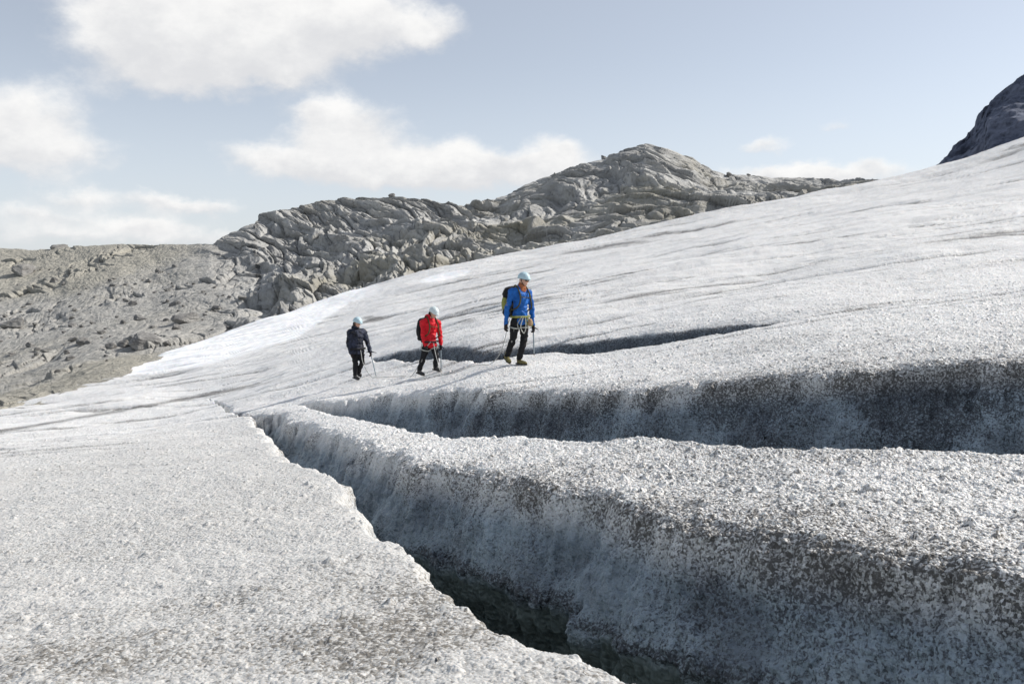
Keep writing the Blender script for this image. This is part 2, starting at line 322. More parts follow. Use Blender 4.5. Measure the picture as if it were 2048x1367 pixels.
def wallfun(d, pts):
    return np.interp(d, [p[0] for p in pts], [p[1] for p in pts])
def crevasse_depth(x, y):
    """depth of carving below the base surface, and how much of it is bare wall"""
    rag = fbm(x * 1.1, y * 1.1, 0, 4, 3) * .16 + fbm(x * 5, y * 5, 0, 3, 9) * .05
    rag2 = fbm(x * .8 + 9, y * .8, 3.3, 4, 5) * .26 + fbm(x * 4, y * 4, 7, 3, 19) * .09
    sc = np.clip(y / 9, .35, 1.0)
    out = np.zeros_like(x); crust = np.zeros_like(x)
    def carve(near, far, pn, pf, D, r1, r2):
        nonlocal out, crust
        dn = sdist(x, y, near) + rag * sc * r1; df = -sdist(x, y, far) + rag2 * sc * r2
        gn = wallfun(dn, pn); gf = wallfun(df, pf)
        dep = np.minimum(np.minimum(gn, gf), D)
        crust = np.maximum(crust, np.where((dn > 0) & (df > -.4), sstep(df, -.35, .12), 0) * (dep < D))
        out = np.maximum(out, dep)
    # polylines run from the far left to the near right: the crevasse lies on the left of its near lip
    carve(LIP1N, LIP1F, [(-.06, 0), (.02, .015), (.06, .05), (.11, .16), (.16, .5), (.46, 5)], [(-.3, 0), (-.1, .015), (0, .07), (.05, .2), (.2, .52), (.36, .80), (.42, 1.2), (.85, 5)], np.interp(y, [6, 9, 17], [5.0, 2.6, .8]), .9, 1.0)
    carve(LIP2N, LIP2F, [(-.06, 0), (0, .02), (.08, .15), (.3, 1.2), (.7, 3)], [(-.4, 0), (-.12, .015), (0, .07), (.05, .22), (.26, .8), (.5, 1.6), (1.1, 3.2)], np.interp(y, [9, 19], [2.6, .7]), .5, .9)
    carve(LIP3N, LIP3F, [(-.08, 0), (0, .02), (.1, .15), (.4, 1.0), (.7, 1.6)], [(-.8, 0), (-.3, .03), (0, .07), (.08, .22), (.25, .7), (.45, 1.4)], np.interp(y, [17, 26], [1.3, .8]), .7, .7)
    return out, crust

def grooves(x, y):
    s = y + .13 * x
    thin = ridged(x * .03 + 4, s * .33 + fbm(x * .1, y * .1, 0, 2, 5) * .5, 0, 4, 83)
    fine = ridged(x * .05 + 1, s * .95 + fbm(x * .12, y * .12, 0, 2, 6) * .6, 0, 3, 85)
    g1 = sstep(thin, 1.1, 1.65) * sstep(fbm(x * .07, y * .3, 2, 3, 87), -.3, .3) * sstep(y, 17, 26)
    g2 = sstep(fine, 1.08, 1.5) * sstep(fbm(x * .10, y * .25, 5, 3, 88), -.32, .2) * sstep(y, 13, 19) * sstep(y, 52, 32)
    return g1, g2
Y0, Y1 = 1.0, 78.0
def glacier_profile(a, y):
    """surface height at ray slope a = x / y and depth y (both arrays)"""
    x = a * y
    v = base_v(a, np.log(y)); z = (HZ - v) / F * y
    sl = sstep(y, 6, 30)
    z = z + fbm(x * .22, y * .35, 0, 4, 31) * .05 * (1 + 2 * sl) + fbm(x * .06, y * .5, 0, 3, 41) * .10 * sl * sstep(np.abs(y - 22) + np.abs(x + 1), 3, 12)
    z = z + fbm(x * 2.0, y * 2.0, 0, 3, 51) * .018
    g1, g2 = grooves(x, y); z = z - .11 * g1 - .07 * g2
    dep, crust = crevasse_depth(x, y)
    ye = np.interp(a * F + 1024, EDGE_U, EDGE_Y)
    z = z - dep - np.clip(y - ye, 0, None) ** 1.5 * .16
    return z, dep, crust

def glacier_height(x, y):
    a = np.array([x / y], float); z, _, _ = glacier_profile(a, np.array([y], float)); return float(z[0])

def build_glacier():
    NF, NR = 2600, 2300
    inner = np.linspace(-.64, .64, 1500)
    a = np.concatenate([np.linspace(-1.05, -.64, 130)[:-1], inner, np.linspace(.64, 1.1, 150)[1:]]).astype(np.float64)
    NC = len(a); lf = np.linspace(math.log(Y0), math.log(Y1), NF); yf = np.exp(lf)
    z = np.empty((NF, NC)); dep = np.empty((NF, NC)); cr = np.empty((NF, NC))
    for c0 in range(0, NC, 60):
        A_, Y_ = np.meshgrid(a[c0:c0 + 60], yf)
        z[:, c0:c0 + 60], dep[:, c0:c0 + 60], cr[:, c0:c0 + 60] = glacier_profile(A_, Y_)
    # rows are spread by how much of the surface each stretch shows, evened out between neighbouring columns
    lw = 875 * np.diff(lf) * np.interp(yf[:-1], [1, 2.3, 2.8, 12, 20, 30, 78], [.1, .1, .5, .5, .3, .2, .12]); lw = lw[:, None]
    seg0 = np.sqrt((np.diff((z + dep) / yf[:, None], axis=0) * 875) ** 2 + lw ** 2)
    seg = np.sqrt((np.diff((z + dep - np.minimum(dep, 1.7)) / yf[:, None], axis=0) * 875) ** 2 + lw ** 2)
    exc = np.clip(seg - seg0, 0, None); seg = seg0 + exc * np.minimum(1, np.interp(a * F + 1024, [420, 1100], [110, 520]) / np.maximum(exc.sum(0), 1))
    def box(m, k, ax):
        p = np.concatenate([np.repeat(np.take(m, [0], ax), k + 1, ax), m, np.repeat(np.take(m, [-1], ax), k, ax)], ax)
        c = np.cumsum(p, ax); n = m.shape[ax]
        return (np.take(c, np.arange(2 * k + 1, 2 * k + 1 + n), ax) - np.take(c, np.arange(0, n), ax)) / (2 * k + 1)
    for _ in range(3):
        seg = box(box(seg, 45, 1), 9, 0)
    tot = seg.sum(0); seg[-80:] += (tot.max() - tot)[None, :] / 80
    cum = np.concatenate([np.zeros((1, NC)), np.cumsum(seg, 0)])
    YY = np.empty((NR, NC)); ZZ = np.empty((NR, NC)); DD = np.empty((NR, NC)); CC = np.empty((NR, NC))
    for j in range(NC):
        yj = YY[:, j] = np.interp(np.linspace(0, cum[-1, j], NR), cum[:, j], yf)
        ZZ[:, j] = np.interp(yj, yf, z[:, j]); DD[:, j] = np.interp(yj, yf, dep[:, j]); CC[:, j] = np.interp(yj, yf, cr[:, j])
    XX = a[None, :] * YY
    # the wall of the nearest crevasse is undercut below a ledge
    und = np.where(YY < np.interp(XX, [-6, -2, 0, 2, 4, 7], [14, 9.6, 8.2, 6.6, 5.2, 3.4]), np.clip(DD - .84 - .12 * fbm(XX * 1.3, YY * 1.3, 0, 3, 57), 0, None), 0)
    und = 1.0 * und / (1 + und * .5) * sstep(YY, 9.5, 7.5)
    XX = XX + und * .5; YY = YY + und * .85
    x, y, z, dep, cr = (t.astype(np.float32) for t in (XX, YY, ZZ, DD, CC))
    u = x / y * F + 1024; v = HZ - z / y * F
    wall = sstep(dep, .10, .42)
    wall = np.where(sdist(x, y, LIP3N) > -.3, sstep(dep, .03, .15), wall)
    # dirt: melt-out bands along the slope, patches, grimy shoulders of the crevasses; also painted shade on the third crevasse's wall
    s = y + .13 * x
    band = fbm(x * .035, s * .55, 0, 4, 71)
    g1, g2 = grooves(x, y)
    up = sstep(y, 15, 26)
    slab = sstep(-sdist(x, y, LIP1N), -.38, -.2) * sstep(y + 2.5 * fbm(x * .2, y * .2, 0, 3, 64), 27, 9)
    dirt = .27 + .10 * fbm(x * .35, y * .35, 0, 4, 61) + .06 * fbm(x * 2.5, y * 2.5, 0, 3, 63)
    dirt += up * (-.02 + band * .22) + .46 * g1 + .50 * g2
    dirt += (1 - up) * .07 * fbm(x * .3, s * 1.6, 0, 3, 91)
    dirt += slab * (-.01 + .12 * sstep(y, 12, 3.5) + .18 * sstep(y, 6.5, 3.2) * sstep(fbm(x * 1.1, y * 1.1, 0, 4, 67), -.35, .55))
    bank = sstep(x, -2.0, 2.0) * sstep(y, 22, 14) * sstep(y, 4.0, 5.0)
    dirt += bank * .10 + .07 * (1 - slab) * sstep(y, 14, 8)
    b1 = sdist(x, y, LIP1F); dirt += np.where(b1 > -.2, np.where(dep > .1, .02, .13) * np.exp(-np.abs(b1) / .4), 0) * sstep(y, 13, 8)
    b2 = sdist(x, y, LIP2F); dirt += np.where(b2 > -.2, .13 * np.exp(-np.abs(b2) / .7), 0) * sstep(x, -3, .5)
    shoulder = cr * sstep(dep, .01, .08) * (1 - sstep(dep, .16, .40))
    dirt += shoulder * np.clip(.10 + .40 * fbm(x * 1.3, y * 1.3, 0, 4, 77), 0, .19)
    clear = sstep(dep + .12 * fbm(x * 2, y * 2, z * 2, 3, 58), .82, .95) * sstep(y, 11, 8.5) * (sdist(x, y, LIP2N) < 0)  # mask of the smooth ice under the ledge, where shade is painted in
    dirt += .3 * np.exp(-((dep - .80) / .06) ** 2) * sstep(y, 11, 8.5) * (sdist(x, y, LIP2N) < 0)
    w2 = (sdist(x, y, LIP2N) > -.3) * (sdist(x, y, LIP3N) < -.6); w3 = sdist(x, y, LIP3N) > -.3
    wall_dirt_shade = wall * (np.where(w2, .18, .17) * fbm(x * .8, y * .8, z * 1.2, 4, 79) + np.where(w2, .16, np.where(w3, .40, .01)))  # wall dirt; on the third crevasse the extra share paints the wall's shade
    dirt += wall_dirt_shade
    for (pu, pv, ru, rv, k) in [(752, 638, 26, 6, .5), (735, 634, 20, 4, .3), (935, 641, 24, 5, .35), (845, 622, 20, 6, .3), (1250, 487, 60, 3, .4), (1180, 500, 60, 3, .35)]:
        dirt += k * np.exp(-(((u - pu) / ru) ** 2 + ((v - pv + (u - pu) * .12) / rv) ** 2))
    # a long dark seam left of the walked bank
    seam = np.interp(u, [-400, 0, 200, 430, 640, 850, 1000], [905, 862, 828, 786, 745, 702, 668])
    dirt += .45 * np.exp(-((v - seam) / 4.0) ** 2) * sstep(u, 700, 380) + .18 * np.exp(-((v - seam - 22) / 9) ** 2) * sstep(u, 400, 100)
    # remaining winter snow along the rim
    snow = np.zeros_like(dirt)
    rim = np.interp(u, EDGE_U[1:8], [812, 745, 690, 600, 525, 430, 290])
    low = np.interp(u, [200, 235, 300, 420, 500, 590, 700, 760], [740, 752, 750, 728, 704, 678, 604, 590])
    snow = sstep(low - v + fbm(x * .3, y * .2, 0, 3, 93) * 3, -4, 5) * sstep(u, 215, 250) * sstep(u, 790, 700)
    snow = np.maximum(snow, sstep(1 - np.hypot((u - 890) / 58, (v - 552 + (u - 890) * .2) / 9), 0, .3))
    ap = sstep(y, 12, 30) * sstep(x, -1.5, -6)
    snow = np.maximum(snow, .12 * ap)
    dirt = dirt * (1 - .85 * snow)
    co = np.stack([x, y, z], -1).reshape(-1, 3)
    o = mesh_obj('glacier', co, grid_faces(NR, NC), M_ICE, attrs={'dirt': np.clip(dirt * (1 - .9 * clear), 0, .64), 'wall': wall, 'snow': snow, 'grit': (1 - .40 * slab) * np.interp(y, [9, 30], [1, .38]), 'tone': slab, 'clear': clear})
    return tag(o, 'wide grey white glacier sloping up to the right with three open crevasses', 'glacier', kind='structure')

build_glacier()

# ------------------------------------------------------------------ rock hills behind the ice
CREST = [(-900, 470), (-300, 500), (0, 496), (60, 499), (110, 497), (180, 491), (270, 488), (340, 490), (425, 488), (445, 474), (470, 462), (508, 447), (518, 430), (560, 422), (640, 402), (690, 393), (740, 396), (785, 393), (830, 396), (885, 407), (940, 411), (975, 402), (1015, 388), (1050, 368), (1110, 346), (1160, 328), (1205, 318), (1250, 296), (1290, 288), (1330, 296), (1385, 316), (1420, 340), (1450, 349), (1500, 350), (1560, 356), (1620, 365), (1700, 371), (1760, 369), (1830, 358), (1880, 350), (2100, 330), (2700, 300)]
BASE = [(-900, 980), (0, 850), (235, 760), (420, 700), (560, 650), (700, 612), (850, 566), (1000, 540), (1200, 502), (1450, 450), (1700, 402), (1870, 368), (2048, 330), (2700, 300)]
YB = [(-900, 40), (0, 34), (235, 44), (420, 54), (700, 62), (1000, 66), (1450, 70), (2048, 78), (2700, 80)]
YC = [(-900, 150), (0, 142), (300, 128), (420, 116), (500, 112), (690, 114), (900, 124), (1000, 140), (1290, 150), (1450, 160), (1700, 190), (2100, 200), (2700, 200)]
def ip(tab, u): return np.interp(u, [p[0] for p in tab], [p[1] for p in tab])
HILL = {}
def blocks(x, y, z, seed):
    """cellular blocks: nearest and second distance, a random number per block and a tilted face on it"""
    shp = x.shape; x, y, z = (np.asarray(t, np.float32).ravel() for t in (x, y, z)); outs = [np.empty(x.size, np.float32) for _ in range(4)]; N = 200000
    for i in range(0, x.size, N):
        a, b, c = x[i:i+N], y[i:i+N], z[i:i+N]; fa, fb, fc = (np.floor(t).astype(np.int64) for t in (a, b, c))
        d1 = np.full(a.size, 9, np.float32); d2 = d1.copy(); r1 = np.zeros_like(d1); tv = np.zeros_like(d1)
        for dx in (-1, 0, 1):
            for dy in (-1, 0, 1):
                for dz in (-1, 0, 1):
                    h = _h(fa + dx, fb + dy, fc + dz, seed).astype(np.uint32)
                    p = [(h & np.uint32(1023)) / 1023.0, ((h >> np.uint32(10)) & np.uint32(1023)) / 1023.0, ((h >> np.uint32(20)) & np.uint32(1023)) / 1023.0]
                    ex, ey, ez = a - (fa + dx + p[0]), b - (fb + dy + p[1]), c - (fc + dz + p[2])
                    q = np.sqrt(ex * ex + ey * ey + ez * ez); h2 = h * np.uint32(2654435761); h2 = h2 ^ (h2 >> np.uint32(15))
                    k = q < d1
                    d2 = np.where(k, d1, np.minimum(d2, q)); r1 = np.where(k, (h2 & np.uint32(255)) / 255.0, r1)
                    tv = np.where(k, ex * (((h2 >> np.uint32(8)) & np.uint32(255)) / 127.5 - 1) + ey * (((h2 >> np.uint32(16)) & np.uint32(255)) / 127.5 - 1) - ez, tv); d1 = np.where(k, q, d1)
        for o_, v_ in zip(outs, (d1, d2, r1, tv)): o_[i:i+N] = v_
    return [o_.reshape(shp) for o_ in outs]
def build_hill():
    u = np.concatenate([np.linspace(-700, -80, 160)[:-1], np.linspace(-80, 2000, 1500), np.linspace(2000, 2500, 90)[1:]])
    t = np.concatenate([np.linspace(0, 1, 520), 1 + np.linspace(0.004, 1, 40) ** 1.4])
    U, T = np.meshgrid(u, t)
    vb, vc, yb, yc = ip(BASE, U), ip(CREST, U), ip(YB, U), ip(YC, U)
    tt = np.clip(T, 0, 1)
    g = tt + .10 * np.sin(tt * math.pi) * sstep(U, 380, 560)                     # bulging front on the hill, straight on the moraine
    vv = vb + (vc - vb) * g
    vref = np.interp(U, [560, 950], [0, 1]) * (vc - 489) + 489; vref = np.maximum(vref, vc)
    kk = np.clip((vb - vv) / (vb - vref), 0, None); top = np.clip(vref - vv, 0, None)
    yy = yb + (yc - yb) * np.minimum(kk, 1) ** 1.2 + top * .17
    x = (U - 1024) / F * yy; z = (HZ - vv) / F * yy; y = yy.copy()
    back = np.clip(T - 1, 0, None)
    y = y + back * 60; x = x + back * 60 * (U - 1024) / F; z = z - back * 14 - back ** 2 * 8
    hilly = sstep(U, 380, 560)
    # low knolls, then stepped foliation, then broken blocks
    fade = sstep(tt, 0, .06)
    crestk = 1 - .75 * sstep(tt, .9, 1.0)
    d = fbm(x * .05, y * .05, z * .09, 4, 101) * (.9 + .7 * hilly) * crestk
    wz = fbm(x * .06, y * .05, z * .1, 3, 107) * 1.7
    dip = np.interp(U, [300, 520, 900, 1050, 1400], [.36, .36, .32, -.08, .14])
    sfol = z * np.cos(dip) + x * np.sin(dip) + wz
    for per, am, sd_ in ((4.6, 1.15, 0), (1.9, .44, 3)):
        q = sfol / per + perlin(x * .11, y * .11, z * .2, 111 + sd_) * .45
        fr = q - np.floor(q); lay = np.floor(q)
        hard = .45 + .9 * perlin(lay * 3.17 + .37, x * .09 / per * 2, y * .06, 120 + sd_)
        saw = np.where(fr < .82, fr / .82, (1 - fr) / .18) - .5
        d = d - saw * am * (1 + .35 * hilly) * np.clip(hard + .35, .05, 1.4) * (.06 + .94 * hilly)
    xs = x * np.cos(dip) - z * np.sin(dip)
    d = d + fbm(xs * .10, y * .10, sfol * .5, 4, 131) * (.22 + .26 * hilly) + fbm(xs * .3, y * .3, sfol * 2.2, 4, 141) * (.0 + .3 * hilly) + (1 - hilly) * (fbm(x * .5, y * .5, z * .5, 4, 171) * .15 + ridged(x * 1.1, y * .8, z, 3, 175) * .06)
    for (a_, b_, c_, off, tl, ck, sd_) in ((15, 9, 1.6, .40, .15, .6, 1), (7, 4.5, .5, .14, .13, .2, 2)):
        w1, w2_, rnd, tv = blocks(xs / a_ + .25 * perlin(xs * .2, y * .2, sfol * .3, 181), y / b_, sfol / c_, 190 + sd_)
        d = d + np.maximum(hilly, .75 * sstep(fbm(x * .06, y * .06, 0, 3, 197), .12, .4)) * ((rnd - .5) * 2 * off + tv * tl * c_ * 2.2 - ck * sstep(w2_ - w1, .10, .0))
    blk = perlin(xs * .35, y * .3, sfol * .8, 161); d = d + np.round(blk * 3) / 3 * (.04 + .26 * hilly)
    d = d * (.45 + .55 * fade) * (1 - .45 * hilly * sstep(tt, .88, 1.0))
    # push the surface out along its rough normal (towards the valley and up)
    ny, nz = -.72, .69
    y = y + d * ny; z = z + d * nz * (1 - .5 * sstep(tt, .96, 1.0)); x = x + .35 * d * perlin(x * .1, y * .1, 0, 151)
    moss = sstep(U, 480, 200) * (sstep(T, .55, .9) + sstep(T, .25, .0)) + .35 * sstep(U, 500, 640) * sstep(T, .75, .25)
    HILL.update(u=(x / y * F + 1024), v=HZ - z / y * F, x=x, y=y, z=z)
    o = mesh_obj('hill', np.stack([x, y, z], -1).reshape(-1, 3), grid_faces(len(t), len(u)), M_ROCK, attrs={'moss': moss, 'fol': sfol + d * .15, 'stone': 1 - hilly})
    tag(o, 'bare grey rocky hill with layered slabs and a rounded peak behind the glacier', 'hill', kind='structure')
build_hill()

def build_mountain():
    u = np.linspace(1780, 2900, 260); t = np.linspace(0, 1.6, 260); U, T = np.meshgrid(u, t)
    ridge = [(1780, 430), (1866, 352), (1885, 325), (1915, 300), (1950, 268), (1968, 235), (1980, 200), (2010, 178), (2048, 150), (2100, 110), (2250, 20), (2500, -120), (2900, -180)]
    vc = ip(ridge, U); vb = np.full_like(vc, 470.0); tt = np.clip(T, 0, 1)
    yy = 420 + 240 * tt + np.clip(U - 2048, 0, None) * .1
    vv = vb + (vc - vb) * tt
    x = (U - 1024) / F * yy; z = (HZ - vv) / F * yy; y = yy.copy(); back = np.clip(T - 1, 0, None)
    y = y + back * 300; z = z - back * 160
    d = (ridged(x * .012, y * .01, z * .02, 5, 201) - .8) * 14 + fbm(x * .05, y * .05, z * .06, 5, 207) * 11
    x = x - d * .5 * sstep(T, 0, .1); y = y - d * .7; z = z + d * .15
    o = mesh_obj('mountain', np.stack([x, y, z], -1).reshape(-1, 3), grid_faces(len(t), len(u)), M_MOUNT)
    tag(o, 'dark steep mountain side rising behind the right end of the glacier', 'mountain', kind='structure')
build_mountain()

# ------------------------------------------------------------------ people on the bank
def ellipsoid(bm, c, ax, r, seg=14, rings=9):
    """ax: three unit vectors, r: three radii"""
    c = Vector(c); X, Y, Z = (Vector(a) * k for a, k in zip(ax, r)); rows = []
    for i in range(1, rings):
        th = math.pi * i / rings
        rows.append([bm.verts.new(c + X * (math.sin(th) * math.cos(2 * math.pi * k / seg)) + Y * (math.sin(th) * math.sin(2 * math.pi * k / seg)) + Z * math.cos(th)) for k in range(seg)])
    t, b = bm.verts.new(c + Z), bm.verts.new(c - Z)
    for k in range(seg):
        k2 = (k + 1) % seg
        bm.faces.new((t, rows[0][k], rows[0][k2])); bm.faces.new((b, rows[-1][k2], rows[-1][k]))
        for r0, r1 in zip(rows[:-1], rows[1:]): bm.faces.new((r0[k], r1[k], r1[k2], r0[k2]))
def frame_of(d):
    d = Vector(d).normalized(); s = Vector((0, 0, 1)) if abs(d.z) < .9 else Vector((0, 1, 0))
    x = d.cross(s).normalized(); return x, d.cross(x).normalized(), d
def limb(bm, pts, rad, seg=12):
    """a closed tapering tube with rounded ends through pts"""
    pts = [Vector(p) for p in pts]; rings = []
    n = len(pts)
    for i, p in enumerate(pts):
        d = (pts[min(i + 1, n - 1)] - pts[max(i - 1, 0)]); x, y, z = frame_of(d)
        if i and x.dot(px) < 0: x, y = -x, -y
        px = x
        offs = [(0, 1)]
        if i == 0: offs = [(-.95, .3), (-.7, .72), (0, 1)]
        elif i == n - 1: offs = [(0, 1), (.7, .72), (.95, .3)]
        for o, k in offs:
            rings.append([bm.verts.new(p + z * (o * rad[i]) + (x * math.cos(2 * math.pi * j / seg) + y * math.sin(2 * math.pi * j / seg)) * rad[i] * k) for j in range(seg)])
    for r0, r1 in zip(rings[:-1], rings[1:]):
        for j in range(seg): bm.faces.new((r0[j], r0[(j + 1) % seg], r1[(j + 1) % seg], r1[j]))
    bm.faces.new(rings[0][::-1]); bm.faces.new(rings[-1])
def smooth_path(pts, n=8):
    P_ = [Vector(p) for p in pts]; P_ = [P_[0] * 2 - P_[1]] + P_ + [P_[-1] * 2 - P_[-2]]; out = []
    for i in range(1, len(P_) - 2):
        for k in range(n):
            t = k / n; a, b, c, d = P_[i - 1:i + 3]
            out.append(.5 * ((2 * b) + (c - a) * t + (2 * a - 5 * b + 4 * c - d) * t * t + (3 * b - a - 3 * c + d) * t ** 3))
    return out + [P_[-2]]
def tube(bm, pts, r, seg=8, n=6):
    q = smooth_path(pts, n); limb(bm, q, [r] * len(q), seg)
def finish(name, bm, mat, parent=None, origin=None, voxel=None, smooth=2, smooth_shade=True, rough=0.0):
    bmesh.ops.recalc_face_normals(bm, faces=bm.faces)
    me = bpy.data.meshes.new(name); bm.to_mesh(me); bm.free()
    if voxel:
        t = bpy.data.objects.new('tmp', me); C.objects.link(t)
        m = t.modifiers.new('r', 'REMESH'); m.mode = 'VOXEL'; m.voxel_size = voxel
        m = t.modifiers.new('s', 'SMOOTH'); m.factor = .5; m.iterations = smooth
        dg = bpy.context.evaluated_depsgraph_get()
        me2 = bpy.data.meshes.new_from_object(t.evaluated_get(dg)); bpy.data.objects.remove(t); bpy.data.meshes.remove(me); me = me2; me.name = name
    if rough:
        co = np.empty(len(me.vertices) * 3, np.float32); me.vertices.foreach_get('co', co); co = co.reshape(-1, 3)
        no = np.empty(len(me.vertices) * 3, np.float32); me.vertices.foreach_get('normal', no); no = no.reshape(-1, 3)
        co = co + no * ((fbm(co[:, 0] * 9, co[:, 1] * 9, co[:, 2] * 13, 3, 301) * rough)[:, None]); me.vertices.foreach_set('co', co.ravel()); me.update()
    if origin is not None: me.transform(Matrix.Translation(-Vector(origin)))
    me.polygons.foreach_set('use_smooth', [smooth_shade] * len(me.polygons))
    me.materials.clear(); me.materials.append(mat)
    o = bpy.data.objects.new(name, me); C.objects.link(o)
    if parent: o.parent = parent
    elif origin is not None: o.location = origin
    return o

M_SKIN = cloth('skin', (.62, .36, .26), .55, .06, 20, .35)
M_BLACK = cloth('black_trousers', (.014, .014, .016)); M_GREY = cloth('grey_panel', (.22, .22, .21))
M_BLUE = cloth('blue_jacket', (.015, .115, .41), .6, .18); M_RED = cloth('red_jacket', (.58, .012, .022), .6, .18); M_NAVY = cloth('dark_patterned_jacket', (.024, .028, .045), .65, .8, 9)
M_HELMW = cloth('whitish_helmet', (.62, .70, .70), .35, .08, 6, .5); M_HELM = cloth('pale_blue_helmet', (.46, .61, .66), .35, .08, 6, .5); M_GLASS = cloth('dark_lenses', (.01, .01, .012), .15, .05, 4, .6)
M_BUFF = cloth('orange_brown_neck_scarf', (.36, .13, .06)); M_GLOVE = cloth('dark_glove', (.028, .02, .02))
M_BOOT = cloth('olive_yellow_boot', (.15, .13, .055)); M_BOOTD = cloth('dark_grey_boot', (.05, .048, .048)); M_SOLE = cloth('black_sole', (.015, .015, .015))
M_PACK = cloth('dark_pack', (.018, .018, .02)); M_LIME = cloth('yellow_green_webbing', (.24, .25, .07)); M_WEB = cloth('pale_webbing', (.42, .42, .38)); M_TAN = cloth('tan_gear', (.33, .22, .13))
M_METAL = cloth('dull_metal', (.25, .30, .33), .35, .1, 9, .6); M_ROPE = cloth('pale_rope', (.42, .42, .40), .9, .4, 60); M_HAIR = cloth('dark_hair', (.02, .014, .01))
M_STRAP = cloth('dark_olive_strap', (.07, .065, .03))

